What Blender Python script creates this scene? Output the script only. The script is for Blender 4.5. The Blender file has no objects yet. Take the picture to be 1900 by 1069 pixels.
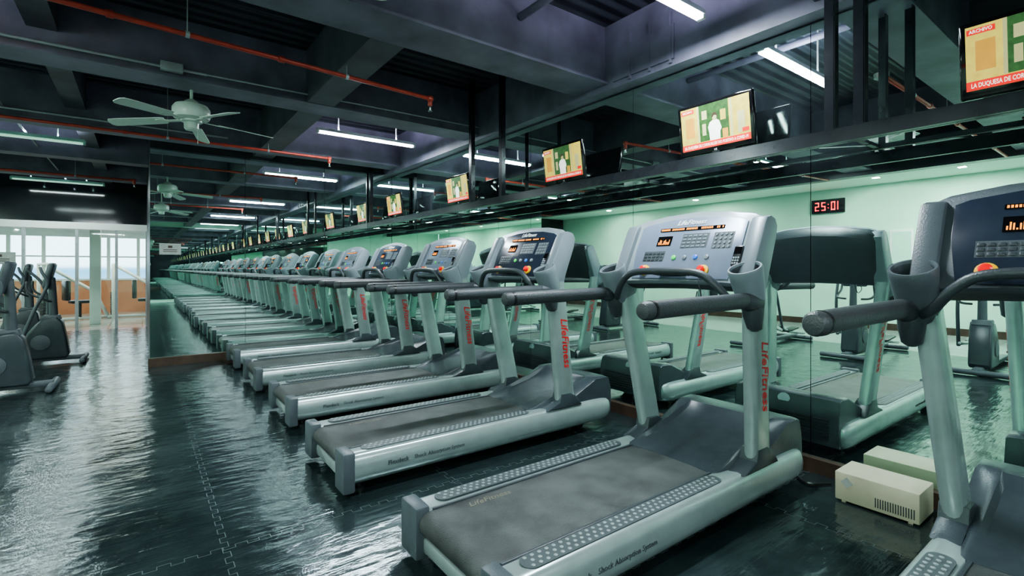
import bpy, bmesh, math, random
from mathutils import Matrix, Vector
random.seed(4)
S=bpy.context.scene
try:
    S.view_settings.look='AgX - Medium High Contrast'
except Exception: pass
COL=S.collection
pi=math.pi

# ------------------------------------------------------------ materials
def mat(name,c,rough=.5,metal=0,var=.12,scale=12,bump=0,emit=0,ecol=None,spec=.5,coat=0,bscale=None):
    m=bpy.data.materials.new(name); m.use_nodes=True
    nt=m.node_tree; b=nt.nodes['Principled BSDF']
    b.inputs['Roughness'].default_value=rough; b.inputs['Metallic'].default_value=metal
    b.inputs['Specular IOR Level'].default_value=spec
    b.inputs['Coat Weight'].default_value=coat
    tc=nt.nodes.new('ShaderNodeTexCoord')
    n=nt.nodes.new('ShaderNodeTexNoise'); n.inputs['Scale'].default_value=scale; n.inputs['Detail'].default_value=4
    nt.links.new(tc.outputs['Object'],n.inputs['Vector'])
    r=nt.nodes.new('ShaderNodeValToRGB')
    r.color_ramp.elements[0].position=.3; r.color_ramp.elements[1].position=.7
    r.color_ramp.elements[0].color=(c[0]*(1-var),c[1]*(1-var),c[2]*(1-var),1)
    r.color_ramp.elements[1].color=(min(1,c[0]*(1+var)),min(1,c[1]*(1+var)),min(1,c[2]*(1+var)),1)
    nt.links.new(n.outputs['Fac'],r.inputs['Fac'])
    nt.links.new(r.outputs['Color'],b.inputs['Base Color'])
    if bump:
        n2=nt.nodes.new('ShaderNodeTexNoise'); n2.inputs['Scale'].default_value=bscale or 150
        nt.links.new(tc.outputs['Object'],n2.inputs['Vector'])
        bp=nt.nodes.new('ShaderNodeBump'); bp.inputs['Strength'].default_value=bump; bp.inputs['Distance'].default_value=.01
        nt.links.new(n2.outputs['Fac'],bp.inputs['Height']); nt.links.new(bp.outputs['Normal'],b.inputs['Normal'])
    if emit:
        b.inputs['Emission Color'].default_value=(*(ecol or c),1); b.inputs['Emission Strength'].default_value=emit
    return m

M={}
M['silver']=mat('silver_paint',(.40,.48,.475),.25,.55,.07)
M['silver2']=mat('light_grey_plastic',(.27,.315,.34),.33,.2,.05)
M['wing']=mat('slate_grey_plastic',(.18,.215,.24),.33,.15,.05)
M['dark']=mat('dark_grey_plastic',(.036,.045,.052),.4,0,.1,bump=.15)
M['mid']=mat('mid_grey_plastic',(.07,.085,.097),.4,0,.1,bump=.15)
M['hood']=mat('hood_plastic',(.04,.052,.06),.27,0,.1,bump=.1)
M['rubber']=mat('grip_rubber',(.045,.052,.057),.45,0,.1,bump=.3)
M['belt']=mat('belt_rubber',(.055,.06,.059),.40,0,.45,scale=7,bump=.45,bscale=300)
M['black']=mat('black_plastic',(.015,.017,.019),.3,0,.1)
M['gloss']=mat('black_gloss',(.006,.006,.007),.08,0,.1)
M['pad']=mat('foot_pad_rubber',(.055,.07,.075),.5,0,.1)
M['stud']=mat('stud_rubber',(.22,.26,.26),.4,0,.1)
M['red']=mat('red_lettering',(.62,.012,.012),.4)
M['redb']=mat('red_plastic',(.8,.01,.01),.3,emit=.3)
M['yellow']=mat('yellow_plastic',(.85,.5,.01),.4)
M['cream']=mat('cream_lettering',(.18,.17,.12),.6)
M['white']=mat('white_print',(.75,.78,.8),.5)
M['blackprint']=mat('black_print',(.05,.06,.065),.5)
M['green']=mat('green_button',(.05,.6,.1),.4,emit=.3)
M['blue']=mat('blue_button',(.03,.15,.6),.4,emit=.2)
M['orange']=mat('amber_led',(1,.35,.03),.4,emit=1.8,ecol=(1,.22,.01))
M['redled']=mat('red_led',(1,.02,.02),.4,emit=5,ecol=(1,.01,.02))
M['panelL']=mat('silver_blue_panel',(.19,.23,.31),.28,.2,.05)
M['panelD']=mat('dark_blue_panel',(.022,.03,.048),.22,0,.1)
M['steel']=mat('black_steel',(.016,.019,.024),.2,.3,.2)
M['beam']=mat('slate_painted_beam',(.14,.135,.185),.5,0,.35,scale=3,bump=.15,bscale=20)
M['ceilbeam']=mat('dark_beam',(.065,.068,.086),.5,0,.35,scale=3)
M['redpipe']=mat('red_painted_pipe',(.42,.055,.035),.35,.1,.2)
M['conduit']=mat('grey_conduit',(.4,.43,.45),.4,.3,.1)
M['wallblack']=mat('black_paint',(.028,.032,.04),.4,0,.2,scale=3)
M['headgloss']=mat('gloss_black_panel',(.02,.023,.026),.08,0,.2,scale=2)
M['mint']=mat('mint_plaster',(.46,.71,.58),.6,0,.05,scale=2,bump=.05)
M['mintceil']=mat('pale_mint_ceiling',(.60,.77,.69),.7,0,.03,scale=2)
M['whitewall']=mat('white_plaster',(.75,.78,.76),.6,0,.04,scale=3)
M['fan']=mat('cream_fan_enamel',(.52,.62,.55),.35,0,.04)
M['tube']=mat('fluorescent_tube',(1,1,1),.4,emit=16,ecol=(.88,.93,1))
M['tubeoff']=mat('dim_tube',(.6,.75,.68),.4,emit=.7,ecol=(.45,.8,.62))
M['whitemetal']=mat('white_enamel',(.7,.74,.74),.35,0,.04)
M['greenmetal']=mat('pale_green_enamel',(.35,.58,.48),.35,0,.04)
M['beige']=mat('beige_metal',(.50,.47,.34),.5,0,.06)
M['wood']=mat('brown_wood_trim',(.055,.033,.022),.45,0,.3,scale=8)
M['orangewall']=mat('terracotta_parapet',(.60,.24,.13),.6,0,.1,scale=3)
M['paper']=mat('grey_paper',(.35,.38,.36),.7)
M['chrome']=mat('brushed_steel',(.55,.58,.58),.25,.9,.05)
M['lens']=mat('downlight_lens',(1,1,1),.4,emit=5,ecol=(1,.98,.9))
M['tvtan']=mat('screen_tan',(.4,.33,.06),.4,emit=.75,ecol=(.80,.60,.10),var=.3,scale=25)
M['tvgreen']=mat('screen_green',(.03,.08,.02),.4,emit=.35,ecol=(.04,.17,.03),var=.5,scale=40)
M['tvorange']=mat('screen_orange',(.5,.25,.04),.4,emit=.6,ecol=(.75,.36,.04))
M['tvwhite']=mat('screen_white',(.8,.8,.75),.4,emit=.9,ecol=(.85,.87,.75))
M['tvred']=mat('screen_red',(.6,.02,.01),.4,emit=.8,ecol=(.85,.01,.01))
M['tvskin']=mat('screen_tone',(.4,.4,.2),.4,emit=.5,ecol=(.6,.5,.2))
M['tvhair']=mat('screen_dark',(.05,.03,.02),.4,emit=.1,ecol=(.2,.1,.05))

def mirror_mat():
    m=bpy.data.materials.new('silvered_mirror'); m.use_nodes=True; nt=m.node_tree
    for n in list(nt.nodes): nt.nodes.remove(n)
    o=nt.nodes.new('ShaderNodeOutputMaterial'); g=nt.nodes.new('ShaderNodeBsdfGlossy')
    g.inputs['Color'].default_value=(.78,.94,.87,1); g.inputs['Roughness'].default_value=0.0
    d=nt.nodes.new('ShaderNodeBsdfDiffuse'); d.inputs['Color'].default_value=(.22,.27,.32,1)
    tc=nt.nodes.new('ShaderNodeTexCoord'); n=nt.nodes.new('ShaderNodeTexNoise'); n.inputs['Scale'].default_value=1.6; n.inputs['Detail'].default_value=8
    nt.links.new(tc.outputs['Object'],n.inputs['Vector'])
    r=nt.nodes.new('ShaderNodeMapRange'); r.inputs[1].default_value=.5; r.inputs[2].default_value=.8; r.inputs[3].default_value=.01; r.inputs[4].default_value=.08
    nt.links.new(n.outputs['Fac'],r.inputs[0])
    x=nt.nodes.new('ShaderNodeMixShader'); nt.links.new(r.outputs[0],x.inputs[0]); nt.links.new(g.outputs[0],x.inputs[1]); nt.links.new(d.outputs[0],x.inputs[2])
    nt.links.new(x.outputs[0],o.inputs[0]); return m
M['mirror']=mirror_mat()
def glass_mat():
    m=bpy.data.materials.new('clear_glass'); m.use_nodes=True; nt=m.node_tree
    for n in list(nt.nodes): nt.nodes.remove(n)
    o=nt.nodes.new('ShaderNodeOutputMaterial'); g=nt.nodes.new('ShaderNodeBsdfGlossy'); g.inputs['Roughness'].default_value=.02
    t=nt.nodes.new('ShaderNodeBsdfTransparent'); t.inputs['Color'].default_value=(.9,.97,.95,1)
    x=nt.nodes.new('ShaderNodeMixShader'); x.inputs[0].default_value=.07
    nt.links.new(t.outputs[0],x.inputs[1]); nt.links.new(g.outputs[0],x.inputs[2]); nt.links.new(x.outputs[0],o.inputs[0]); return m
M['glass']=glass_mat()

def floor_mat():
    m=bpy.data.materials.new('black_rubber_puzzle_tiles'); m.use_nodes=True; nt=m.node_tree; b=nt.nodes['Principled BSDF']
    L=nt.links.new
    def mth(op,a,bb=None,c=None):
        n=nt.nodes.new('ShaderNodeMath'); n.operation=op
        for i,v in enumerate((a,bb,c)):
            if v is None: continue
            if isinstance(v,(int,float)): n.inputs[i].default_value=v
            else: L(v,n.inputs[i])
        return n.outputs[0]
    g=nt.nodes.new('ShaderNodeNewGeometry'); s=nt.nodes.new('ShaderNodeSeparateXYZ'); L(g.outputs['Position'],s.inputs[0])
    X,Y=s.outputs[0],s.outputs[1]
    def seam(u,v,off):
        sq=mth('SIGN',mth('SINE',mth('MULTIPLY',v,2*pi/.10)))
        near=mth('ABSOLUTE',mth('SINE',mth('MULTIPLY',v,2*pi/.10)))
        a=mth('ADD',mth('SUBTRACT',u,off),mth('MULTIPLY',sq,.014))
        f=mth('FRACT',mth('DIVIDE',a,1.22)); d=mth('MULTIPLY',mth('MINIMUM',f,mth('SUBTRACT',1,f)),1.22)
        l1=mth('LESS_THAN',d,.0018)
        a2=mth('SUBTRACT',u,off); f2=mth('FRACT',mth('DIVIDE',a2,1.22)); d2=mth('MULTIPLY',mth('MINIMUM',f2,mth('SUBTRACT',1,f2)),1.22)
        l2=mth('MULTIPLY',mth('LESS_THAN',d2,.0145),mth('LESS_THAN',near,.10))
        return mth('MAXIMUM',l1,l2)
    mask=mth('MAXIMUM',seam(X,Y,.31),seam(Y,X,.2))
    def noise(sc,det,vec=None,ro=.5):
        q=nt.nodes.new('ShaderNodeTexNoise'); q.inputs['Scale'].default_value=sc; q.inputs['Detail'].default_value=det; q.inputs['Roughness'].default_value=ro; L(vec or g.outputs['Position'],q.inputs['Vector']); return q.outputs['Fac']
    def mapped(rot,sc):
        q=nt.nodes.new('ShaderNodeMapping'); q.inputs['Rotation'].default_value=(0,0,rot); q.inputs['Scale'].default_value=sc; L(g.outputs['Position'],q.inputs[0]); return q.outputs[0]
    n=noise(1.8,9,None,.68)
    r=nt.nodes.new('ShaderNodeValToRGB'); r.color_ramp.elements[0].position=.35; r.color_ramp.elements[1].position=.7
    r.color_ramp.elements[0].color=(.009,.015,.016,1); r.color_ramp.elements[1].color=(.028,.042,.044,1); L(n,r.inputs['Fac'])
    scr=mth('GREATER_THAN',noise(1,3,mapped(.55,(2.5,110,1)),.6),.69)
    mx0=nt.nodes.new('ShaderNodeMixRGB'); L(mth('MULTIPLY',scr,.5),mx0.inputs[0]); L(r.outputs[0],mx0.inputs[1]); mx0.inputs[2].default_value=(.07,.09,.09,1)
    mx=nt.nodes.new('ShaderNodeMixRGB'); L(mask,mx.inputs[0]); L(mx0.outputs[0],mx.inputs[1]); mx.inputs[2].default_value=(.095,.115,.12,1)
    L(mx.outputs[0],b.inputs['Base Color'])
    mr=nt.nodes.new('ShaderNodeMapRange'); mr.inputs[1].default_value=.35; mr.inputs[2].default_value=.7; mr.inputs[3].default_value=.08; mr.inputs[4].default_value=.20
    L(n,mr.inputs[0]); L(mr.outputs[0],b.inputs['Roughness'])
    b.inputs['Specular IOR Level'].default_value=1.0; b.inputs['Specular Tint'].default_value=(.80,.98,1,1)
    h=mth('MULTIPLY',noise(4.5,1),.8)
    h=mth('ADD',h,mth('MULTIPLY',noise(1,1,mapped(.35,(6,16,1))),.40))
    h=mth('ADD',h,mth('MULTIPLY',noise(20,3),.16))
    h=mth('ADD',h,mth('MULTIPLY',noise(90,2),.035))
    h=mth('ADD',h,mth('MULTIPLY',noise(1,3,mapped(.7,(4,70,1))),.09))
    h=mth('ADD',h,mth('MULTIPLY',noise(1,2,mapped(-.5,(3,50,1))),.10))
    h=mth('SUBTRACT',h,mth('MULTIPLY',mask,.06))
    bp=nt.nodes.new('ShaderNodeBump'); bp.inputs['Strength'].default_value=.5; bp.inputs['Distance'].default_value=.02
    L(h,bp.inputs['Height']); L(bp.outputs[0],b.inputs['Normal'])
    return m
M['floor']=floor_mat()
def marble_mat(nm,c1,c2):
    m=mat(nm,(.3,.36,.33),.15,0,.2,scale=4); nt=m.node_tree; b=nt.nodes['Principled BSDF']
    g=nt.nodes.new('ShaderNodeNewGeometry'); br=nt.nodes.new('ShaderNodeTexBrick'); br.offset=0
    br.inputs['Scale'].default_value=1; br.inputs['Brick Width'].default_value=.6; br.inputs['Row Height'].default_value=.6; br.inputs['Mortar Size'].default_value=.006
    br.inputs['Color1'].default_value=c1; br.inputs['Color2'].default_value=c2; br.inputs['Mortar'].default_value=(.12,.14,.13,1)
    nt.links.new(g.outputs['Position'],br.inputs['Vector']); nt.links.new(br.outputs['Color'],b.inputs['Base Color']); return m
M['marble']=marble_mat('grey_marble_tiles',(.30,.35,.33,1),(.23,.28,.26,1))
M['pale_tiles']=marble_mat('pale_floor_tiles',(.45,.47,.45,1),(.38,.4,.38,1))
def deck_mat():
    m=mat('black_corrugated_deck',(.036,.041,.054),.45,.1,.3,scale=2); nt=m.node_tree; b=nt.nodes['Principled BSDF']
    g=nt.nodes.new('ShaderNodeNewGeometry'); w=nt.nodes.new('ShaderNodeTexWave'); w.bands_direction='Y'; w.inputs['Scale'].default_value=2.2
    nt.links.new(g.outputs['Position'],w.inputs['Vector']); bp=nt.nodes.new('ShaderNodeBump'); bp.inputs['Strength'].default_value=.9; bp.inputs['Distance'].default_value=.06
    nt.links.new(w.outputs['Fac'],bp.inputs['Height']); nt.links.new(bp.outputs[0],b.inputs['Normal']); return m
M['deck']=deck_mat()

# ------------------------------------------------------------ mesh helpers
def merge(bm,tb,mi=0,T=None):
    for f in tb.faces: f.material_index=mi if mi is not None else f.material_index
    if T is not None: bmesh.ops.transform(tb,matrix=T,verts=tb.verts)
    me=bpy.data.meshes.new('tmp'); tb.to_mesh(me); tb.free(); bm.from_mesh(me); bpy.data.meshes.remove(me)
def box(bm,x0,x1,y0,y1,z0,z1,bev=0,mi=0,T=None,seg=2):
    tb=bmesh.new(); bmesh.ops.create_cube(tb,size=1)
    for v in tb.verts: v.co=Vector(((x0+x1)/2+v.co.x*(x1-x0),(y0+y1)/2+v.co.y*(y1-y0),(z0+z1)/2+v.co.z*(z1-z0)))
    if bev: bmesh.ops.bevel(tb,geom=list(tb.edges),offset=bev,segments=seg,affect='EDGES',profile=.5)
    merge(bm,tb,mi,T)
def prism(bm,pts,axis,a0,a1,bev=0,mi=0,T=None,seg=2):
    tb=bmesh.new()
    def P(p,a):
        if axis=='y': return (p[0],a,p[1])
        if axis=='x': return (a,p[0],p[1])
        return (p[0],p[1],a)
    v0=[tb.verts.new(P(p,a0)) for p in pts]; v1=[tb.verts.new(P(p,a1)) for p in pts]; n=len(pts)
    tb.faces.new(v0); tb.faces.new(v1[::-1])
    for i in range(n): tb.faces.new([v0[i],v1[i],v1[(i+1)%n],v0[(i+1)%n]][::-1])
    bmesh.ops.recalc_face_normals(tb,faces=tb.faces)
    if bev: bmesh.ops.bevel(tb,geom=[e for e in tb.edges if abs((e.verts[0].co-e.verts[1].co)['xyz'.index(axis)])<1e-6],offset=bev,segments=seg,affect='EDGES',profile=.5)
    merge(bm,tb,mi,T)
def loft(bm,rings,mi=0,T=None,cap=True):
    tb=bmesh.new(); R=[[tb.verts.new(p) for p in r] for r in rings]; n=len(R[0])
    for a,b in zip(R[:-1],R[1:]):
        for i in range(n): tb.faces.new([a[i],a[(i+1)%n],b[(i+1)%n],b[i]])
    if cap: tb.faces.new(R[0][::-1]); tb.faces.new(R[-1])
    bmesh.ops.recalc_face_normals(tb,faces=tb.faces); merge(bm,tb,mi,T)
def smoothpath(pts,n=6):
    P=[Vector(p) for p in pts]; out=[]
    for i in range(len(P)-1):
        p0=P[max(0,i-1)];p1=P[i];p2=P[i+1];p3=P[min(len(P)-1,i+2)]
        for k in range(n):
            t=k/n; out.append(.5*((2*p1)+(p2-p0)*t+(2*p0-5*p1+4*p2-p3)*t*t+(3*p1-p0-3*p2+p3)*t**3))
    out.append(P[-1]); return out
def tube(bm,pts,r,seg=12,mi=0,T=None,rnd=True,sm=0,flat=1):
    P=[Vector(p) for p in pts]
    if sm: P=smoothpath(P,sm)
    rr=r if isinstance(r,list) else [r]*len(P)
    if len(rr)!=len(P): rr=[rr[0]+(rr[-1]-rr[0])*i/(len(P)-1) for i in range(len(P))]
    if rnd:
        d0=(P[0]-P[1]).normalized(); d1=(P[-1]-P[-2]).normalized(); r0,r1=rr[0],rr[-1]
        P=[P[0]+d0*r0*.5,P[0]+d0*r0*.35]+P+[P[-1]+d1*r1*.35,P[-1]+d1*r1*.5]
        rr=[r0*.4,r0*.8]+rr+[r1*.8,r1*.4]
    rings=[]; up=None
    for i,p in enumerate(P):
        t=(P[min(i+1,len(P)-1)]-P[max(i-1,0)]).normalized()
        if up is None:
            up=Vector((0,0,1)) if abs(t.z)<.9 else Vector((1,0,0))
        up=(up-t*up.dot(t)).normalized(); s=t.cross(up)
        rings.append([p+(s*math.cos(2*pi*k/seg)+up*math.sin(2*pi*k/seg)*flat)*rr[i] for k in range(seg)])
    loft(bm,rings,mi,T)
def lathe(bm,prof,T=None,seg=20,mi=0,sx=1,mis=None):
    tb=bmesh.new(); R=[]
    for r,z in prof: R.append([tb.verts.new((max(r,.0004)*math.cos(2*pi*k/seg)*sx,max(r,.0004)*math.sin(2*pi*k/seg),z)) for k in range(seg)])
    for j in range(len(R)-1):
        for i in range(seg):
            f=tb.faces.new([R[j][i],R[j][(i+1)%seg],R[j+1][(i+1)%seg],R[j+1][i]]); f.material_index=mis[j] if mis else mi
    tb.faces.new(R[0][::-1]).material_index=mis[0] if mis else mi; tb.faces.new(R[-1]).material_index=mis[-1] if mis else mi
    bmesh.ops.recalc_face_normals(tb,faces=tb.faces)
    merge(bm,tb,None,T)
def finish(name,bm,mats,parent=None,kind=None,label=None,cat=None,group=None,flat=False):
    for e in bm.edges:
        e.smooth=not(len(e.link_faces)!=2 or e.calc_face_angle(0)>.6)
    for f in bm.faces: f.smooth=not flat
    me=bpy.data.meshes.new(name); bm.to_mesh(me); bm.free()
    for m in mats: me.materials.append(M[m])
    o=bpy.data.objects.new(name,me); COL.objects.link(o)
    if parent: o.parent=parent
    if kind: o['kind']=kind
    if label: o['label']=label
    if cat: o['category']=cat
    if group: o['group']=group
    return o
def empty(name,loc,label,cat,group=None,rz=0):
    o=bpy.data.objects.new(name,None); o.empty_display_size=.1; o.location=loc; o.rotation_euler=(0,0,rz); COL.objects.link(o)
    o['label']=label; o['category']=cat
    if group: o['group']=group
    return o
def frame(o,x,y):
    x=Vector(x).normalized(); y=Vector(y).normalized(); z=x.cross(y)
    return Matrix(((x.x,y.x,z.x,o[0]),(x.y,y.y,z.y,o[1]),(x.z,y.z,z.z,o[2]),(0,0,0,1)))
def text(bm,s,size,T,mi=0,shear=0,ext=.0006,align='CENTER',space=1.0,bold=0):
    cu=bpy.data.curves.new('t','FONT'); cu.body=s; cu.size=size; cu.shear=shear; cu.extrude=ext; cu.align_x=align; cu.align_y='CENTER'
    cu.resolution_u=2; cu.space_character=space; cu.offset=bold
    o=bpy.data.objects.new('t',cu); COL.objects.link(o)
    dg=bpy.context.evaluated_depsgraph_get(); dg.update()
    me=bpy.data.meshes.new_from_object(o.evaluated_get(dg)); me.materials.clear()
    tb=bmesh.new(); tb.from_mesh(me); bpy.data.meshes.remove(me); bpy.data.objects.remove(o); bpy.data.curves.remove(cu)
    merge(bm,tb,mi,T)
def copy_tree(root,loc,rz=None):
    n=root.copy(); n.location=loc
    if rz is not None: n.rotation_euler=(0,0,rz)
    COL.objects.link(n)
    def rec(a,b):
        for c in a.children:
            k=c.copy(); k.parent=b; COL.objects.link(k); rec(c,k)
    rec(root,n); return n

XW=3.45; YE=8.1; YB=-7.2; XL=-5.7; ZC=3.45; YP=13.7; YF=18.8

# ------------------------------------------------------------ room
def S_box(name,x0,x1,y0,y1,z0,z1,m,bev=0):
    bm=bmesh.new(); box(bm,x0,x1,y0,y1,z0,z1,bev); return finish(name,bm,[m],kind='structure',flat=True)
S_box('floor',-2.8,XW+.06,YB,YP,-.1,0,'floor')
S_box('floor_marble',XL,-2.8,YB,YP,-.1,0,'marble')
S_box('floor_annex',XL,XW+.06,YP,YF,-.1,0,'pale_tiles')
S_box('ceiling',-2.9,XW+.06,YB,YP,ZC,ZC+.1,'deck')
S_box('ceiling_mint',XL,-2.9,YB,YP,3.1,3.2,'mintceil')
S_box('ceiling_annex',XL,3.5,YP+.1,YF,2.45,2.55,'whitewall')
S_box('wall_right',XW+.03,XW+.2,YB,YE+.2,0,ZC,'wallblack')
S_box('wall_end',.08,XW+.03,YE+.03,YE+.2,0,ZC,'wallblack')
S_box('wall_side',.08,.2,YE+.2,YP,0,ZC,'wallblack')
S_box('wall_left',XL-.15,XL,YB,YF,0,3.2,'mint')
S_box('wall_back',XL,XW+.2,YB-.15,YB-.03,0,ZC,'mint')
S_box('wall_bulkhead',-3.0,-2.8,YB,YP,2.86,ZC,'wallblack')
S_box('wall_partition_head',XL,.2,YP,YP+.12,2.26,ZC,'headgloss')
S_box('wall_partition_strip',XL,.2,YP-.01,YP+.12,2.12,2.26,'whitewall')
S_box('wall_annex_right',1.2,1.35,YP,YF,0,2.55,'whitewall')
S_box('wall_annex_front',.2,1.2,YP,YP+.1,0,2.55,'whitewall')
S_box('wall_parapet',XL,1.2,YF,YF+.15,0,.95,'orangewall')
S_box('wall_lintel',XL,1.2,YF,YF+.15,2.2,2.55,'whitewall')
S_box('baseboard_left',XL,XL+.03,YB,YP,0,.14,'wood')
S_box('baseboard_right',XW-.03,XW+.03,YB,YE,0,.09,'wood')
S_box('baseboard_end',.06,XW-.03,YE-.04,YE+.03,0,.11,'wood')
i=0
xs=[-5.6,-4.6,-3.6,-2.75,-1.9,-1.1,-.45,.08]
for a,b in zip(xs[:-1],xs[1:]):
    bm=bmesh.new(); box(bm,a+.03,b-.03,YP+.04,YP+.05,.06,2.1); finish('window_%d'%(i+1),bm,['glass'],kind='structure',flat=True); i+=1
for x in xs:
    S_box('trim_%d'%(i+1),x-.025,x+.025,YP,YP+.1,0,2.12,'conduit'); i+=1
for x in [-5,-3.6,-2.9,-2.2,-1.5,-.8,-.1,.6]:
    S_box('trim_%d'%(i+1),x-.04,x+.04,YF,YF+.1,.95,2.2,'whitemetal'); i+=1
S_box('trim_%d'%(i+1),XL,1.2,YF-.02,YF+.1,1.62,1.66,'whitemetal'); i+=1
S_box('trim_%d'%(i+1),XL,1.2,YF-.04,YF+.1,.95,1.0,'whitemetal'); i+=1
for k,(y0,w) in enumerate([(-5.2,.3),(-3.1,.3),(-1.0,.3),(1.0,.3),(3.05,.34),(5.15,.28),(7.5,.28)]):
    S_box('trim_beam_%d'%k,-2.8,XW-.12,y0,y0+w,2.95,ZC,'beam')
for k,y0 in enumerate([9.8,11.9]):
    S_box('trim_beam_%d'%(k+10),-2.8,.08,y0,y0+.28,2.95,ZC,'beam')
S_box('trim_beam_20',1.3,1.56,3.35,YE+.03,2.94,ZC,'ceilbeam')
S_box('trim_beam_23',1.3,1.56,YB,1.0,2.94,ZC,'ceilbeam')
S_box('trim_beam_21',XW-.14,XW+.03,YB,YE+.03,2.88,ZC,'beam')
S_box('trim_beam_22',-.70,-.52,YB,YP,3.12,ZC,'ceilbeam')
for k,(y0,w) in enumerate([(1.0,.3),(3.05,.34),(5.15,.28),(7.5,.28)]):
    S_box('trim_flange_%d'%k,-2.8,XW-.14,y0-.03,y0+w+.03,2.935,2.955,'beam')
bm=bmesh.new()
for y in (2.35,2.55,2.75): box(bm,XW-.16,XW-.12,y,y+.02,2.9,3.3)
box(bm,XW-.155,XW-.14,2.33,2.95,2.93,3.2); finish('beam_bracket',bm,['beam'],label='welded slate steel bracket plates on the ceiling beam',cat='bracket')

seams=[YB,-5.78,-4.34,-2.9,-1.46,-.02,1.41,2.85,4.28,5.7,7.1,YE]
for a,b in zip(seams[:-1],seams[1:]):
    bm=bmesh.new(); box(bm,XW,XW+.006,a+.002,b-.002,.09,2.87); finish('mirror_panel',bm,['mirror'],label='tall frameless mirror panel on the long black wall',cat='mirror',group='wall mirror panels',flat=True)
xs=[.08,1.2,2.32,XW-.002]
for a,b in zip(xs[:-1],xs[1:]):
    bm=bmesh.new(); box(bm,a+.002,b-.002,YE,YE+.006,.11,2.9); finish('mirror_panel',bm,['mirror'],label='tall frameless mirror panel closing the end of the row',cat='mirror',group='wall mirror panels',flat=True)
bm=bmesh.new(); box(bm,.08,XW-.01,YB,YB+.006,.11,2.9); finish('mirror_panel',bm,['mirror'],label='wide frameless mirror panel on the back wall',cat='mirror',group='wall mirror panels',flat=True)

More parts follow.
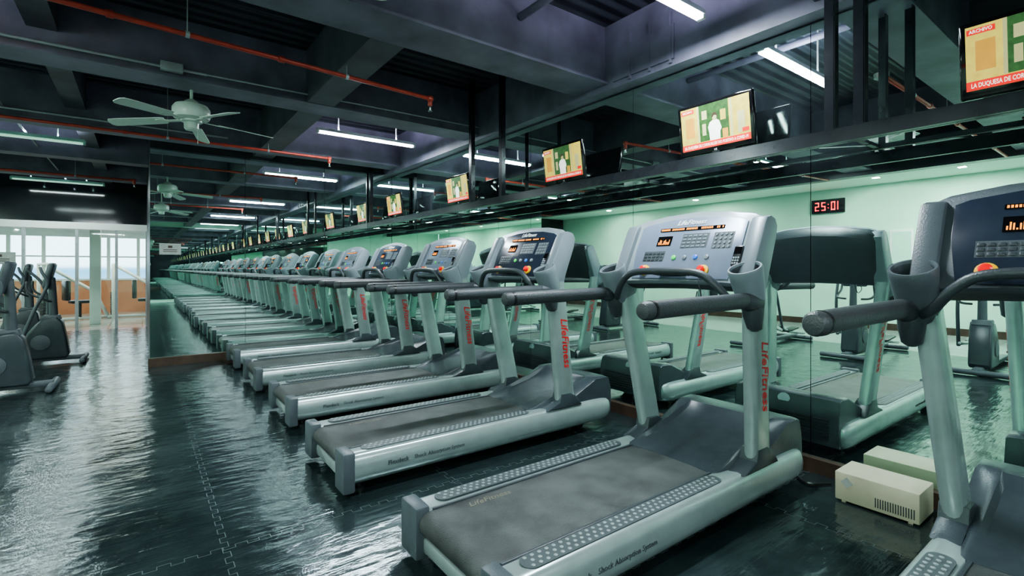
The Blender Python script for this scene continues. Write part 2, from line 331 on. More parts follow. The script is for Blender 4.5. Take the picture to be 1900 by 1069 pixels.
# ------------------------------------------------------------ treadmill
def build_treadmill(loc):
    R=empty('treadmill',loc,'silver and dark grey treadmill with red lettering on its uprights','treadmill','treadmills in a row before the mirror')
    for s in (1,-1):
        bm=bmesh.new()
        pr=[(.262,.095),(.262,.228),(.272,.238),(.350,.245),(.372,.243),(.388,.232),(.400,.205),(.407,.165),(.405,.125),(.396,.095),(.375,.070),(.34,.06),(.28,.06)]
        rings=[]
        for x,sc in [(.05,1),(2.02,1),(2.10,.97),(2.16,.88),(2.19,.7),(2.20,.45)]:
            rings.append([(x,s*(.33+(p[0]-.33)*sc),.155+(p[1]-.155)*sc) for p in pr])
        loft(bm,rings,0)
        y0,y1=sorted((s*.25,s*.265)); box(bm,.08,1.42,y0,y1,.2,.241,.004,1)
        rail=finish('side_rail',bm,['silver','dark'],R,label='silver aluminium side rail')
        bm=bmesh.new(); pts=[]
        for k in range(9): a=pi/2+pi*k/8; pts.append((.17+.043*math.cos(a),s*.322+.043*math.sin(a)))
        for k in range(9): a=-pi/2+pi*k/8; pts.append((1.33+.043*math.cos(a),s*.322+.043*math.sin(a)))
        prism(bm,pts,'z',.236,.2485,0,0)
        for r in range(3):
            for q in range(34):
                x=.16+q*.0352+(.0176 if r==1 else 0); y=s*.322+(r-1)*.026
                if x<1.35: lathe(bm,[(.009,.248),(.0085,.251),(.004,.2525)],Matrix.Translation((x,y,0)),6,1)
        finish('foot_pad',bm,['pad','stud'],rail,label='dark studded rubber foot strip')
        bm=bmesh.new()
        y0,y1=sorted((s*.252,s*.41))
        box(bm,-.005,.065,y0,y1,.03,.258,.012,0,seg=2)
        finish('end_cap',bm,['mid'],R,label='dark grey plastic rear end cap')
        for wd,sz,off,bd in (('Flexdeck',.037,-.195,.0006),('Shock Absorption System',.034,.085,0)):
            bm=bmesh.new()
            if s<0: text(bm,wd,sz,frame((.52+off,-.4075,.155),(1,0,0),(0,0,1)),0,ext=.001,bold=bd)
            else: text(bm,wd,sz,frame((.52-off,.4075,.155),(-1,0,0),(0,0,1)),0,ext=.001,bold=bd)
            finish('lettering',bm,['blackprint'],rail,label='thin dark grey product lettering')
    bm=bmesh.new(); pts=[]
    for k in range(11): a=-pi/2-pi*k/10; pts.append((.062+.052*math.cos(a),.182+.052*math.sin(a)))
    pts+= [(1.5,.234),(1.5,.13)]
    prism(bm,pts,'y',-.250,.250,0,0)
    belt=finish('running_belt',bm,['belt'],R,label='dark grey running belt')
    bm=bmesh.new(); text(bm,'LifeFitness',.055,frame((.34,.195,.2345),(1,0,0),(0,1,0)),0,shear=.35,ext=.0003)
    finish('lettering',bm,['cream'],belt,label='worn cream lettering on belt')
    bm=bmesh.new()
    box(bm,.03,.10,-.255,.255,.06,.125,.01,1); box(bm,.1,2.0,-.25,.25,.06,.125,.01,0)
    for s in (1,-1):
        tube(bm,[(1.95,s*.2,.04),(1.95,s*.28,.04)],.04,12,0,rnd=False)
        lathe(bm,[(.03,0),(.03,.02),(.012,.022),(.012,.07)],Matrix.Translation((.12,s*.31,0)),12,0)
    box(bm,1.9,2.0,-.3,.3,.03,.1,.01,0)
    finish('base_frame',bm,['black','silver'],R,label='black underframe with silver rear crossbar and wheels')
    bm=bmesh.new()
    prof=[(1.40,.235),(1.50,.258),(1.66,.300),(1.84,.350),(2.0,.394),(2.04,.408),(2.17,.412),(2.20,.400),(2.225,.32),(2.23,.2),(2.22,.09)]
    rings=[]
    for y,zs,dx in [(-.362,.55,.36),(-.360,.94,.34),(-.352,.98,.32),(-.32,1.0,.24),(-.288,1.0,.02),(-.270,1.0,0),(-.252,.74,.02),(-.12,.70,.04),(0,.70,.04),(.12,.70,.04),(.252,.74,.02),(.270,1,0),(.288,1,.02),(.32,1.0,.24),(.352,.98,.32),(.360,.94,.34),(.362,.55,.36)]:
        ring=[]
        for (x,z) in prof:
            f=max(0,(2.06-x)/.66); edge=abs(y)>.26
            k=zs if edge else (zs+(1-zs)*max(0,min(1,(x-1.95)/.1)))
            zz=.235+(z-.235)*k if z>.235 else z
            ring.append((x+dx*f*.8,y,zz))
        ring.append((1.42+dx,y,.14)); rings.append(ring)
    loft(bm,rings,0)
    for k in range(7): box(bm,2.222,2.238,-.30,.30,.13+k*.022,.14+k*.022,.002,1)
    lathe(bm,[(.045,.0),(.045,.006),(.036,.008)],frame((2.208,0,.352),(0,1,0),(-.2,0,1)),20,2)
    finish('motor_hood',bm,['hood','black','silver2'],R,label='dark grey wedge-shaped motor hood')
    for s in (1,-1):
        A=Vector((1.72,s*.350,.24)); B=Vector((1.555,s*.420,1.20))
        bm=bmesh.new(); rings=[]
        for t in (0,.5,.9,1):
            c=A.lerp(B,t); hx=.084-.008*t; hy=.036; r=.03
            ring=[]
            for (cx,cy,a0) in ((1,1,0),(-1,1,90),(-1,-1,180),(1,-1,270)):
                for q in range(4):
                    a=math.radians(a0+q*30); ring.append((c.x+cx*(hx-r)+r*math.cos(a),c.y+cy*(hy-r*.9)+r*math.sin(a),c.z))
            rings.append(ring)
        loft(bm,rings,0)
        up=finish('upright',bm,['silver'],R,label='silver oval upright post')
        bm=bmesh.new()
        d=(B-A).normalized(); c=A.lerp(B,.52)+Vector((.02,0,0))
        nrm=Vector((0,s,-s*d.y*s)).normalized(); xd=-d; yd=nrm.cross(xd)
        text(bm,'LifeFitness',.092,frame(c+nrm*.0395,xd,yd),0,shear=.35,bold=.001,ext=.001)
        finish('lettering',bm,['red'],up,label='red italic lettering')
        bm=bmesh.new()
        prism(bm,[(1.50,.238),(1.56,.262),(1.625,.285),(1.64,.345),(1.735,.345),(1.80,.31),(1.86,.238)],'y',s*.350-.05,s*.350+.05,.008,0)
        finish('upright_boot',bm,['hood'],up,label='dark plastic boot around the post foot')
        bm=bmesh.new(); T=frame((1.512,s*.432,1.125),(1,0,.42),(0,1,0))
        lathe(bm,[(.02,-.06),(.05,-.03),(.064,.02),(.073,.09),(.078,.15),(.081,.185),(.077,.195),(.070,.195),(.066,.183),(.058,.08),(0,.075)],T,28,0,1.1,[0,0,0,0,0,0,0,0,1,1])
        finish('cup_holder',bm,['wing','dark'],R,label='grey round cup holder')
        bm=bmesh.new()
        rings=[]
        for (x,y,z,sx,sy) in [(1.50,.45,.985,.02,.015),(1.50,.45,1.0,.04,.035),(1.49,.448,1.06,.06,.045),(1.49,.445,1.12,.07,.05),(1.50,.44,1.17,.06,.05)]:
            rings.append([(x+sx*math.cos(2*pi*k/16),s*y+sy*math.sin(2*pi*k/16),z) for k in range(16)])
        loft(bm,rings,0)
        tube(bm,[(1.5,s*.45,1.125),(1.38,s*.455,1.14)],[.05,.041],16,0)
        finish('handrail_bracket',bm,['dark'],R)
        bm=bmesh.new(); tube(bm,[(.63,s*.46,1.132),(.66,s*.46,1.133),(1.0,s*.46,1.138),(1.40,s*.455,1.142)],.038,18,0)
        tube(bm,[(.66,s*.46,1.133),(.675,s*.46,1.133)],.0395,18,1,rnd=False)
        finish('handrail',bm,['rubber','black'],R,label='dark foam-covered side handrail')
    bm=bmesh.new()
    tube(bm,[(1.49,.43,1.11),(1.42,.37,1.14),(1.385,.30,1.22),(1.375,.21,1.275),(1.37,0,1.285),(1.375,-.21,1.275),(1.385,-.30,1.22),(1.42,-.37,1.14),(1.49,-.43,1.11)],.020,12,0,sm=5)
    for y in (-.1,.1): tube(bm,[(1.37,y,1.284),(1.47,y,1.27)],.014,8,0)
    finish('front_handlebar',bm,['dark'],R,label='curved dark front handlebar')
    CM=frame((1.485,0,1.235),(0,-1,0),(.45,0,.893))
    def out(sc,n,dh=0):
        P=[(-.39,-.02),(-.425,.02),(-.44,.1),(-.443,.30),(-.438,.345),(-.415,.385),(-.37,.410),(-.2,.440),(0,.452),(.2,.440),(.37,.410),(.415,.385),(.438,.345),(.443,.30),(.44,.1),(.425,.02),(.39,-.02),(.2,-.012),(0,-.008),(-.2,-.012)]
        return [(p[0]*sc,.2+(p[1]-.2)*sc+dh,n) for p in P]
    bm=bmesh.new()
    loft(bm,[out(.97,.0),out(.99,-.006),out(1,-.02),out(1,-.035)],0,CM)
    loft(bm,[out(.995,-.035),out(.98,-.085),out(.9,-.125,-.01),out(.75,-.14,-.02)],1,CM)
    con=finish('console',bm,['silver2','dark'],R,label='light grey moulded console with dark back')
    for s in (1,-1):
        y0,y1=sorted((s*.370,s*.455))
        bm=bmesh.new()
        prism(bm,[(1.445,1.17),(1.462,1.235),(1.495,1.32),(1.600,1.532),(1.625,1.568),(1.665,1.578),(1.710,1.565),(1.735,1.525),(1.720,1.46),(1.64,1.26),(1.60,1.14),(1.52,1.11)],'y',y0,y1,.012,0,None,2)
        finish('console_wing',bm,['wing'],R,label='slate grey side wing of the console')
    bm=bmesh.new()
    prism(bm,[(-.315,.005),(-.345,.2),(-.345,.355),(-.30,.375),(-.16,.398),(0,.406),(.16,.398),(.30,.375),(.345,.355),(.345,.2),(.315,.005)],'z',-.003,.006,.002,0,CM)
    finish('control_panel',bm,['panelL'],con,label='printed control panel face')
    def pb(bm,w0,w1,h0,h1,n0=.004,n1=.0085,mi=0,bev=.0): box(bm,w0,w1,h0,h1,n0,n1,bev,mi,CM)
    bm=bmesh.new(); pb(bm,-.20,.22,.318,.340)
    for k in range(38):
        if random.random()<.85: pb(bm,-.193+k*.0108,-.193+k*.0108+.007,.323,.335,.0085,.0092,1)
    finish('display',bm,['gloss','orange'],con,label='narrow black display with amber segments')
    bm=bmesh.new(); pb(bm,-.20,-.10,.22,.285)
    for k in range(9): pb(bm,-.19+k*.009,-.19+k*.009+.005,.228,.234+.028*abs(math.sin(k*.9+.4)),.0085,.0092,1)
    finish('display',bm,['gloss','orange'],con,label='small black graph display with amber bars')
    bm=bmesh.new(); pb(bm,-.03,.14,.20,.295,.004,.0065)
    for a in range(5):
        for b in range(4): pb(bm,-.024+a*.032,-.024+a*.032+.022,.206+b*.0225,.206+b*.0225+.012,.006,.009,1,.0015)
    finish('keypad',bm,['mid','wing'],con,label='grey keypad with pale keys')
    bm=bmesh.new(); pb(bm,.17,.29,.19,.295,.004,.0065)
    for a in range(4):
        for b in range(4): lathe(bm,[(.008,.006),(.008,.010)],CM@Matrix.Translation((.187+a*.028,.203+b*.026,0)),10,1)
    finish('keypad',bm,['mid','wing'],con,label='grey keypad with round pale keys')
    bm=bmesh.new(); pb(bm,-.27,-.12,.115,.185,.004,.0065)
    for a in range(5):
        for b in range(3): pb(bm,-.264+a*.029,-.264+a*.029+.021,.120+b*.021,.120+b*.021+.014,.006,.010,1,.0015)
    finish('keypad',bm,['mid','dark'],con,label='grey keypad with dark keys')
    for a,m in ((-.05,'green'),(.02,'wing'),(.09,'blue'),(.16,'wing')):
        bm=bmesh.new(); lathe(bm,[(.014,.004),(.014,.012),(.010,.014)],CM@Matrix.Translation((a,.14,0)),14,0); finish('round_button',bm,[m],con)
    for w in (-.23,.16):
        bm=bmesh.new(); lathe(bm,[(.034,.004),(.034,.014),(.024,.016)],CM@Matrix.Translation((w,.055,0)),18,0)
        lathe(bm,[(.017,.012),(.021,.036),(.014,.042)],CM@Matrix.Translation((w,.055,0)),18,1)
        finish('stop_button',bm,['yellow','redb'],con,label='red stop button on a yellow ring')
    bm=bmesh.new(); pb(bm,.325,.375,.07,.19,.004,.035,0,.008); pb(bm,.331,.369,.14,.18,.034,.0365,1)
    for a in range(3):
        for b in range(3): pb(bm,.333+a*.0125,.341+a*.0125,.08+b*.016,.09+b*.016,.034,.0375,2)
    finish('media_dock',bm,['black','gloss','silver2'],con,label='black handset in its cradle')
    bm=bmesh.new(); pb(bm,-.11,.07,.018,.058,.003,.022,0,.008); finish('reading_ledge',bm,['black'],con,label='black centre slot')
    bm=bmesh.new()
    text(bm,'LifeFitness',.045,CM@Matrix.Translation((0,.372,.0075)),0,shear=.35,bold=.0006)
    finish('lettering',bm,['white'],con,label='white italic brand lettering')
    bm=bmesh.new()
    text(bm,'LifeFitness',.07,frame(CM@Vector((0,.31,-.130)),(0,1,0),(.45,0,.893)),0,shear=.35,bold=.001,ext=.006)
    finish('lettering',bm,['silver2'],con,label='silver italic lettering on the console back')
    bm=bmesh.new()
    tube(bm,[CM@Vector((.16,.055,.038)),CM@Vector((.18,-.02,.05)),CM@Vector((.22,-.12,.04)),CM@Vector((.19,-.16,.03)),CM@Vector((.18,-.08,.03))],.003,6,0,sm=5)
    finish('safety_cord',bm,['black'],con,label='thin black safety cord')
    return R

T1=build_treadmill((.95,1.71,0))
def setpanel(root,m):
    for c in root.children:
        if c.name.startswith('console') and not c.name.startswith('console_w'):
            for k in c.children:
                if k.name.startswith('control_panel'):
                    k.material_slots[0].link='OBJECT'; k.material_slots[0].material=M[m]
            if root.name.startswith('treadmill.001'):
                c.material_slots[0].link='OBJECT'; c.material_slots[0].material=M['mid']
        if (c.name.startswith('console_w') or c.name.startswith('cup')) and root.name.startswith('treadmill.001'):
            c.material_slots[0].link='OBJECT'; c.material_slots[0].material=M['mid']
for k,pn in ((0,'panelD'),(2,'panelD'),(3,'panelL'),(4,'panelD'),(5,'panelL'),(-1,'panelD'),(-2,'panelL'),(-3,'panelL'),(-4,'panelD')):
    x={0:.99,2:.90}.get(k,.94); y=1.73+1.45*(k-1)-(.09 if k==0 else 0)
    t=copy_tree(T1,(x,y,0)); setpanel(t,pn)
    if pn=='panelD': t['label']='silver treadmill with a dark blue control panel and red lettering'
T1['label']='silver treadmill with a pale silver control panel and red lettering'
# ------------------------------------------------------------ televisions and rail
def build_tv(loc):
    R=empty('television',loc,'small black flat television showing a news programme, on the steel rail','television','televisions above the treadmills')
    tilt=math.radians(7)
    T=frame((0,0,.240),(0,-1,0),(-math.sin(tilt),0,math.cos(tilt)))
    bm=bmesh.new()
    box(bm,-.28,.28,-.188,.173,-.022,.012,.010,0,T,3); box(bm,-.19,.19,-.12,.11,-.035,-.015,.008,0,T)
    body=finish('casing',bm,['gloss'],R,label='glossy black television casing')
    bm=bmesh.new() 
    def q(a,b,c,d,n,mi): box(bm,a,b,c,d,n-.001,n,0,mi,T)
    q(-.255,.255,-.148,.151,.0135,0)
    q(-.11,.11,-.10,.151,.0142,1); q(-.125,-.11,-.10,.151,.0142,5); q(.12,.135,-.11,.151,.0142,5); q(-.22,-.15,-.06,.08,.0142,4); q(.17,.22,-.09,.05,.0142,5)
    q(-.09,-.05,.05,.11,.0145,5); q(.05,.09,.02,.09,.0145,0); q(-.09,-.06,-.06,.02,.0145,5); q(.06,.10,-.10,-.04,.0145,4)
    q(-.255,.255,-.148,-.105,.0150,3); q(-.25,-.15,.112,.138,.0150,3)
    q(.20,.245,-.09,-.065,.0156,3)
    prism(bm,[(-.035,-.104),(-.038,-.05),(-.045,-.01),(-.030,.022),(-.005,.034),(.02,.034),(.040,.022),(.056,-.03),(.044,-.05),(.042,-.104)],'z',.0142,.0148,0,2,T)
    prism(bm,[(-.006,.03),(-.010,.05),(-.002,.068),(.014,.070),(.024,.056),(.020,.03)],'z',.0146,.0151,0,5,T)
    prism(bm,[(-.013,.045),(-.013,.066),(.0,.082),(.018,.080),(.028,.062),(.028,.045),(.020,.062),(.004,.064)],'z',.0150,.0155,0,6,T)
    scr=finish('screen',bm,['tvtan','tvgreen','tvwhite','tvred','tvorange','tvskin','tvhair'],R,label='lit screen with red caption bar')
    bm=bmesh.new()
    text(bm,'LA DUQUESA DE CORNUALLES DIO POSITIVO A COVID-19',.030,T@Matrix.Translation((0,-.127,.0156))@Matrix.Diagonal((.60,1,1,1)),0,ext=.0002,bold=.0004)
    finish('caption',bm,['tvwhite'],scr,label='white news caption')
    bm=bmesh.new(); text(bm,'ARCHIVO',.022,T@Matrix.Translation((-.20,.125,.0156))@Matrix.Diagonal((.85,1,1,1)),0,ext=.0002,bold=.0004)
    finish('caption',bm,['tvwhite'],scr,label='small white corner caption')
    bm=bmesh.new(); text(bm,'LG',.018,T@Matrix.Translation((0,-.169,.0128)),0,ext=.0002); finish('logo',bm,['white'],body)
    bm=bmesh.new(); tube(bm,[(.02,0,.11),(.03,0,.01)],.016,10,0,rnd=False); box(bm,-.09,.1,-.12,.12,.001,.013,.004,0); box(bm,.01,.035,-.03,.03,.04,.2,.006,0)
    finish('stand',bm,['black'],R,label='black neck and foot plate')
    return R
TX=3.2
TV=build_tv((TX,1.925,2.062))
for y in (.355,3.48,5.44,7.40,-1.1,-2.6,-4.2,-5.8): copy_tree(TV,(TX,y,2.062))
bm=bmesh.new()
box(bm,3.017,3.023,YB+.01,YE-.01,1.985,2.06); box(bm,3.02,3.07,YB+.01,YE-.01,2.054,2.06); box(bm,3.02,3.05,YB+.01,YE-.01,1.985,1.991)
box(bm,3.26,3.29,YB+.01,YE-.01,2.03,2.06)
y=YB+.3
while y<YE-.1:
    box(bm,3.02,3.44,y-.015,y+.015,2.035,2.055); y+=1.6
finish('support_rail',bm,['steel'],label='long black steel ladder rail carrying the televisions',cat='rail',flat=True)
for y in (.98,1.12,4.25,4.85,8.0,-2.0,-5.0):
    bm=bmesh.new(); box(bm,3.03,3.08,y-.003,y+.003,2.06,ZC); box(bm,3.03,3.036,y,y+.05,2.06,ZC)
    finish('hanger_post',bm,['steel'],label='black steel angle hanging from the ceiling to the rail',cat='post',group='rail hangers',flat=True)

# ------------------------------------------------------------ ceiling things
def build_fan(loc):
    R=empty('ceiling_fan',loc,'cream five-blade ceiling fan hanging on a short rod','fan','ceiling fans')
    h=ZC-loc[2]
    bm=bmesh.new(); lathe(bm,[(.075,h),(.07,h-.05),(.02,h-.08),(.013,h-.09),(.013,.2),(.013,.12)],None,20,0); finish('rod',bm,['fan'],R)
    bm=bmesh.new(); lathe(bm,[(.02,.15),(.05,.13),(.07,.11),(.13,.09),(.15,.06),(.152,.0),(.14,-.03),(.1,-.045)],None,28,0); finish('motor_housing',bm,['fan'],R)
    bm=bmesh.new(); lathe(bm,[(.085,-.045),(.085,-.06),(.06,-.07),(.058,-.12),(.045,-.135),(0,-.14)],None,24,0)
    tube(bm,[(.05,0,-.12),(.05,0,-.25)],.002,6,0); finish('switch_cup',bm,['fan'],R)
    for k in range(5):
        T=Matrix.Rotation(math.radians(72*k+4),4,'Z')
        bm=bmesh.new()
        Tb=T@Matrix.Translation((0,0,-.035))@Matrix.Rotation(math.radians(14),4,'X')@Matrix.Rotation(math.radians(4),4,'Y')
        pts=[(.22,-.045),(.24,-.052),(.62,-.060),(.675,-.055),(.695,-.035),(.70,0),(.695,.035),(.675,.055),(.62,.060),(.24,.052),(.22,.045)]
        prism(bm,pts,'z',-.003,.003,0,0,Tb)
        finish('blade',bm,['fan'],R,label='cream fan blade')
        bm=bmesh.new(); prism(bm,[(.09,-.015),(.2,-.015),(.24,-.04),(.3,-.025),(.3,.025),(.24,.04),(.2,.015),(.09,.015)],'z',-.010,-.003,0,0,Tb); finish('blade_arm',bm,['fan'],R)
    return R
F=build_fan((.36,5.4,2.70)); f2=copy_tree(F,(.36,1.95,2.70),.5)

def batten(x0,x1,y,z,m,lab,body='whitemetal'):
    R=empty('fluorescent_lamp',((x0+x1)/2,y,z),lab,'lamp','fluorescent ceiling lamps'); h=(x1-x0)/2
    bm=bmesh.new(); prism(bm,[(-.035,.0),(-.025,.04),(.025,.04),(.035,0)],'x',-h,h,0,0)
    for s in (-1,1): box(bm,s*h-.015,s*h+.015,-.03,.03,-.03,.03,.005,0); box(bm,s*h*.6-.006,s*h*.6+.006,-.006,.006,.04,ZC-z,0,0)
    finish('housing',bm,[body],R)
    bm=bmesh.new()
    for yy in (-.018,.018): tube(bm,[(-h+.02,yy,-.016),(h-.02,yy,-.016)],.012,10,0,rnd=False)
    finish('tube',bm,[m],R,label='glowing white tube' if m=='tube' else 'dim greenish tube')
    return R
def area(x,y,z,sx,sy,p,c,rot=(0,0,0),name='lamp_and_fill_light'):
    l=bpy.data.lights.new(name,'AREA'); l.shape='RECTANGLE'; l.size=sx; l.size_y=sy; l.energy=p; l.color=c
    o=bpy.data.objects.new(name,l); o.location=(x,y,z); o.rotation_euler=rot; COL.objects.link(o); return o
lit='white fluorescent lamp fitting, switched on hung below the black ceiling'
dim='pale green fluorescent fitting, dim, hung below the black ceiling'
for y in (6.4,1.94,-2.4,-5.9):  # fittings at negative y are out of frame, added for general fill
    batten(1.75,3.05,y,3.02,'tube',lit); area(2.4,y,2.985,1.25,.05,102,(.84,.95,1))
    area(2.4,y,3.065,1.2,.04,32,(.80,.80,1),(pi,0,0))  # added uplight above the housing, brightens the ceiling
for y,m in ((8.75,'tubeoff'),(12.9,'tubeoff'),(3.9,'tube'),(0,'tube'),(-3.5,'tube')):  # bright fittings in this row are unseen, added as general fill
    batten(-1.95,-.62 if y>8 else -.8,y,2.98,m,lit if m=='tube' else dim,'greenmetal')
    area(-1.3,y,2.945,1.2,.05,98 if m=='tube' else 36,(.80,.97,.95))
    area(-1.3,y,3.03,1.1,.04,26,(.74,.84,1),(pi,0,0))  # upward fill added over each housing for the ceiling
for y in (-4.5,-1.5,2.26,3.54,7.5,10.5):
    bm=bmesh.new(); lathe(bm,[(.07,3.1),(.07,3.09),(.055,3.088),(.05,3.095),(0,3.096)],Matrix.Translation((-4.66,y,0)),20,0,1,[0,0,1,1])
    finish('downlight',bm,['whitemetal','lens'],label='round white recessed downlight, switched on',cat='lamp',group='recessed downlights')
    area(-4.66,y,3.08,.10,.10,88,(.91,1,.94))
for x in (-3,-.6):
    area(x,16,2.44,1.2,.3,55,(1,.93,.80),name='annex_fill')  # added fill light in the annex, no fitting behind it
def redpipe(y,z,x0,x1,rz=0):
    R=empty('sprinkler_pipe',(0,y,z),'red painted sprinkler pipe hung under the black ceiling','pipe','red sprinkler pipes',rz)
    bm=bmesh.new(); tube(bm,[(x0,0,0),(x1,0,0)],.017,12,0)
    for x in (x0+1.1,x0+2.6,x1-1.3): tube(bm,[(x-.02,0,0),(x+.02,0,0)],.024,12,0,rnd=False)
    tube(bm,[(x1-.03,0,0),(x1,0,0)],.027,12,0); tube(bm,[(x1-.015,0,0),(x1-.015,0,-.06)],.021,12,0)
    finish('pipe',bm,['redpipe'],R)
    bm=bmesh.new(); tube(bm,[(x1-.015,0,-.06),(x1-.015,0,-.11)],.010,8,0); lathe(bm,[(.022,0),(.022,.004)],Matrix.Translation((x1-.015,0,-.115)),12,0); finish('sprinkler_head',bm,['chrome'],R)
    for x in (x0+.8,x0+3.0,x1-.8): 
        bm=bmesh.new(); tube(bm,[(x,0,0),(x,0,ZC-z)],.004,6,0,rnd=False); tube(bm,[(x-.012,0,0),(x+.012,0,0)],.022,12,0,rnd=False)
        finish('hanger',bm,['conduit'],R)
for y,z,rz in ((1.42,2.86,0),(3.90,2.85,.085),(7.15,2.85,0),(11,2.85,0)): redpipe(y,z,-2.76,2.13 if y<9 else -.1,rz)
bm=bmesh.new(); tube(bm,[(-2.78,5.1,3.0),(.45,5.1,3.0)],.012,8); box(bm,.12,.28,5.06,5.15,2.97,3.04,.006); tube(bm,[(.28,5.1,3.0),(3.3,5.1,3.02)],.008,8)
finish('conduit',bm,['conduit'],label='thin pale metal conduit with a junction box along a beam',cat='pipe')
bm=bmesh.new(); tube(bm,[(-2.79,7.489,3.02),(.9,7.489,3.02)],.012,8); finish('conduit',bm,['conduit'],label='thin pale metal conduit along a beam',cat='pipe')
bm=bmesh.new(); tube(bm,[(2.35,1.3,3.25),(2.35,3.04,3.25)],.03,12,rnd=False); finish('duct_pipe',bm,['beam'],label='slate painted round pipe between ceiling beams',cat='pipe')
bm=bmesh.new(); tube(bm,[(-1.2,5.5,3.05),(-1.2,13.6,3.05)],.012,8); finish('conduit',bm,['conduit'],label='thin pale metal conduit running along the black ceiling',cat='pipe')

# ------------------------------------------------------------ boxes, clock, signs
def ups(loc):
    R=empty('power_box',loc,'beige metal voltage regulator box on the floor by the mirror','power supply')
    bm=bmesh.new(); box(bm,-.12,.12,-.19,.19,.01,.165,.006)
    for k in range(4): box(bm,(-.1,.1)[k%2]-.01,(-.1,.1)[k%2]+.01,(-.15,.15)[k//2]-.01,(-.15,.15)[k//2]+.01,0,.012)
    for k in range(16): box(bm,-.1215,-.119,-.17+k*.011,-.165+k*.011,.03,.08,0,1)
    finish('case',bm,['beige','dark'],R)
    bm=bmesh.new(); prism(bm,[(0,.0),(.03,.03),(0,.06),(-.03,.03)],'x',-.1225,-.1205,0,0,Matrix.Translation((0,.13,.085))); finish('label_plate',bm,['paper'],R)
ups((3.24,.96,0))
bm=bmesh.new()
tube(bm,[(3.3,1.24,.012),(3.2,1.33,.01),(3.28,1.45,.01),(3.22,1.6,.012),(3.3,1.75,.01),(3.24,2.0,.01)],.007,8,sm=6)
finish('power_cable',bm,['black'],label='loose black power cable on the floor by the mirror',cat='cable')

R=empty('digital_clock',(XL+.03,4.77,2.72),'black wall clock with red glowing digits on the mint wall','clock')
bm=bmesh.new(); box(bm,-.03,.03,-.34,.34,-.16,.16,.01); finish('case',bm,['gloss'],R)
bm=bmesh.new(); T=frame((.032,0,0),(0,1,0),(0,0,1))
SEG={'0':'abcdef','1':'bc','2':'abged','5':'afgcd'}
def seg7(ch,cx):
    w,h,t=.085,.095,.02
    D={'a':(cx-w/2,cx+w/2,h-t,h),'d':(cx-w/2,cx+w/2,-h,-h+t),'g':(cx-w/2,cx+w/2,-t/2,t/2),'b':(cx+w/2-t,cx+w/2,0,h),'c':(cx+w/2-t,cx+w/2,-h,0),'f':(cx-w/2,cx-w/2+t,0,h),'e':(cx-w/2,cx-w/2+t,-h,0)}
    for s in SEG[ch]: a=D[s]; box(bm,a[0],a[1],a[2],a[3],0,.002,0,0,T)
for ch,cx in zip('1025',(-.24,-.115,.085,.22)): seg7(ch,cx)
for z in (-.04,.04): box(bm,-.025,-.005,z-.01,z+.01,0,.002,0,0,T)
finish('digits',bm,['redled'],R,flat=True)
def sign(loc,xd,w,h,lab):
    R=empty('paper_sign',loc,lab,'sign'); T=frame((0,0,0),xd,(0,0,1)); bm=bmesh.new(); box(bm,-w/2,w/2,-h/2,h/2,0,.003,0,0,T); finish('sheet',bm,['paper'],R)
    bm=bmesh.new(); box(bm,-w*.1,w*.1,h*.1,h*.3,.003,.004,0,0,T); 
    for k in range(2): box(bm,-w*.32,w*.32,-h*.1-k*h*.16,-h*.04-k*h*.16,.003,.004,0,0,T)
    finish('print',bm,['wood'],R)
sign((.30,YE-.004,1.56),(1,0,0),.24,.15,'small pale paper sign stuck on the end mirror')
sign((-2.25,YP+.035,1.50),(1,0,0),.48,.24,'pale paper sign stuck on the glass partition')
bm=bmesh.new(); box(bm,XL,XL+.04,3.2,3.6,1.1,2.1,.01); box(bm,XL+.04,XL+.045,3.24,3.56,1.14,2.06,0,1); finish('notice_board',bm,['whitemetal','greenmetal'],label='pale framed notice panel on the mint wall',cat='board')
bm=bmesh.new(); box(bm,XL,XL+.05,-1,YP-3,1.05,1.1,.01); finish('wall_rail',bm,['whitemetal'],label='white handrail strip along the mint wall',cat='rail')

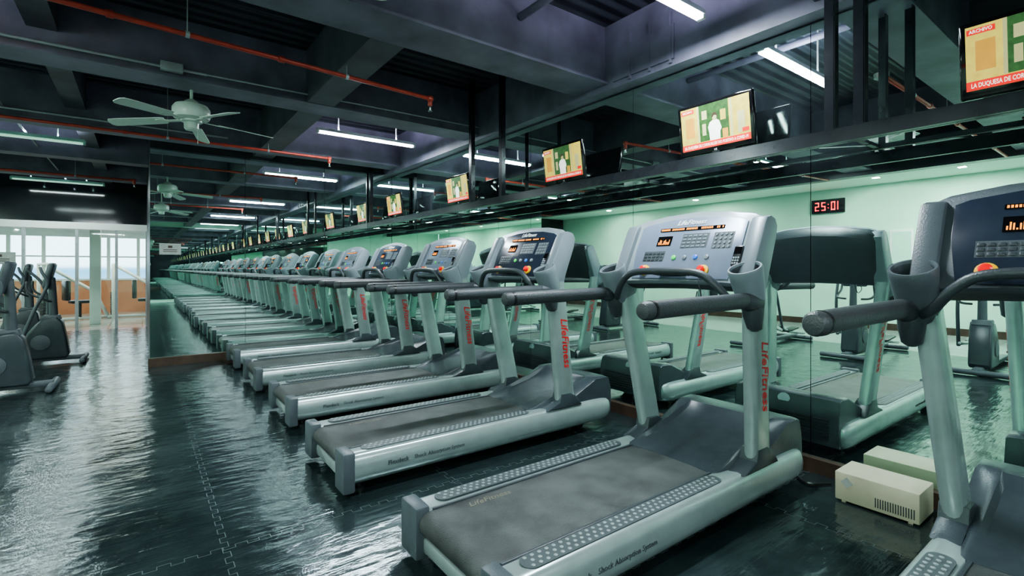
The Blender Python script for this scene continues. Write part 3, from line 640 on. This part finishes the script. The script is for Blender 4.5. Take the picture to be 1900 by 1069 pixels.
# ------------------------------------------------------------ ellipticals
def build_ell(loc):
    R=empty('elliptical_trainer',loc,'dark grey elliptical cross trainer with moving arms on the rubber floor','exercise machine','elliptical trainers')
    bm=bmesh.new(); box(bm,-1.75,-.05,-.045,.045,.03,.09,.015); 
    for x in (-.06,-1.7): tube(bm,[(x,-.3,.04),(x,.3,.04)],.035,12,0)
    finish('base_frame',bm,['mid'],R)
    bm=bmesh.new()
    prism(bm,[(-.68,.10),(-.69,.26),(-.64,.42),(-.55,.55),(-.48,.62),(-.34,.64),(-.28,.56),(-.24,.34),(-.21,.12),(-.24,.07),(-.64,.07)],'y',-.11,.11,.03,0,None,3)
    for s in (1,-1): lathe(bm,[(.10,0),(.10,.010),(.07,.016),(.03,.018)],Matrix.Translation((-.50,s*.109,.30))@Matrix.Rotation(-s*pi/2,4,'X'),24,1)
    prism(bm,[(-.52,.62),(-.48,.66),(-.32,.66),(-.30,.60),(-.5,.58)],'y',-.09,.09,.01,1)
    finish('drive_housing',bm,['hood','mid'],R,label='rounded dark drive housing')
    bm=bmesh.new(); tube(bm,[(-.38,0,.6),(-.39,0,.9),(-.40,0,1.16)],[.05,.04],14,0,sm=4); finish('column',bm,['mid'],R)
    bm=bmesh.new(); T=frame((-.43,0,1.22),(0,-1,0),(.22,0,.97))
    box(bm,-.16,.16,-.19,.16,-.045,.02,.03,0,T,3); box(bm,-.13,.13,-.05,.13,.02,.024,0,1,T); box(bm,-.10,.02,.06,.11,.024,.025,0,2,T); box(bm,-.10,.10,-.15,-.08,.02,.03,.005,1,T)
    finish('console',bm,['mid','gloss','orange'],R)
    for s in (1,-1):
        bm=bmesh.new(); tube(bm,[(-.40,s*.10,.85),(-.42,s*.22,.87),(-.6,s*.23,.98),(-.62,s*.22,1.12)],.015,10,0,sm=5); finish('fixed_handle',bm,['rubber'],R)
        bm=bmesh.new(); dx=s*.09
        tube(bm,[(-.60+dx,s*.25,.30),(-.50+dx*.4,s*.25,.76),(-.47-dx*.6,s*.25,1.08),(-.56-dx,s*.25,1.25),(-.58-dx,s*.23,1.31)],[.022,.016],12,0,sm=5)
        finish('moving_arm',bm,['mid'],R)
        bm=bmesh.new(); tube(bm,[(-.56+dx,s*.23,.33),(-1.0,s*.21,.25+s*.05),(-1.66,s*.19,.12)],.022,10,0); finish('pedal_link',bm,['silver'],R)
        bm=bmesh.new(); prism(bm,[(-.18,-.07),(.15,-.07),(.2,-.04),(.2,.04),(.15,.07),(-.18,.07)],'z',0,.03,.008,0,Matrix.Translation((-1.1,s*.2,.27+s*.05))@Matrix.Rotation(.1,4,'Y')); finish('pedal',bm,['black'],R)
    return R
E=build_ell((-.72,7.3,0))
for p in ((-.60,9.25,0),(-1.1,11.3,0),(-1.1,1.45,0),(-1.1,2.85,0),(-1.1,4.25,0),(-1.1,-1.5,0),(-1.1,-3.2,0)): copy_tree(E,p)

bm=bmesh.new(); box(bm,-.98,-.78,15.0,15.2,0,2.45,.01); o=finish('trim_column',bm,['whitewall'],kind='structure')
def machine(loc):
    R=empty('weight_machine',loc,'white framed cable weight machine behind the glass partition','exercise machine','weight machines')
    bm=bmesh.new()
    for y in (-.3,.3): tube(bm,[(0,y,0),(0,y,1.4)],.035,10); 
    tube(bm,[(0,-.3,1.4),(0,.3,1.4)],.035,10); tube(bm,[(0,0,1.4),(1.0,0,.7),(1.3,0,.0)],.04,10); tube(bm,[(-.1,0,.05),(1.3,0,.05)],.035,10); tube(bm,[(0,-.3,.05),(0,.3,.05)],.035,10)
    finish('frame',bm,['whitemetal'],R)
    bm=bmesh.new()
    for k in range(10): box(bm,-.06,.06,-.2,.2,.1+k*.06,.15+k*.06,.006)
    finish('weight_stack',bm,['dark'],R)
    bm=bmesh.new(); box(bm,.5,.95,-.15,.15,.42,.5,.03); box(bm,.38,.48,-.15,.15,.5,1.0,.03); tube(bm,[(.7,0,.05),(.7,0,.42)],.03,10); finish('seat',bm,['black'],R)
    return R
Mx=machine((-.6,16.6,0))
for p in ((-1.9,16.2,0),(-3.4,16.8,0)): copy_tree(Mx,p,.4)

# ------------------------------------------------------------ world + camera
w=bpy.data.worlds.new('World'); S.world=w; w.use_nodes=True; nt=w.node_tree; bg=nt.nodes['Background']
tc=nt.nodes.new('ShaderNodeTexCoord'); sp=nt.nodes.new('ShaderNodeSeparateXYZ'); cr=nt.nodes.new('ShaderNodeValToRGB'); mr=nt.nodes.new('ShaderNodeMapRange')
mr.inputs[1].default_value=-.5; mr.inputs[2].default_value=.5
nt.links.new(tc.outputs['Generated'],sp.inputs[0]); nt.links.new(sp.outputs[2],mr.inputs[0]); nt.links.new(mr.outputs[0],cr.inputs[0])
e=cr.color_ramp.elements; e[0].position=.45; e[0].color=(.25,.4,.45,1); e[1].position=.505; e[1].color=(.72,.88,1,1)
x=e.new(.499); x.color=(.12,.30,.50,1)
nt.links.new(cr.outputs[0],bg.inputs[0]); bg.inputs[1].default_value=5.0

cam=bpy.data.cameras.new('camera'); co=bpy.data.objects.new('camera',cam); COL.objects.link(co); S.camera=co
cam.sensor_width=36; cam.lens=36*920/1900; cam.shift_y=-(534.5-498)/1900
co.location=(0,0,1.3); co.rotation_euler=(pi/2,0,-math.radians(36.7)); cam.clip_start=.02
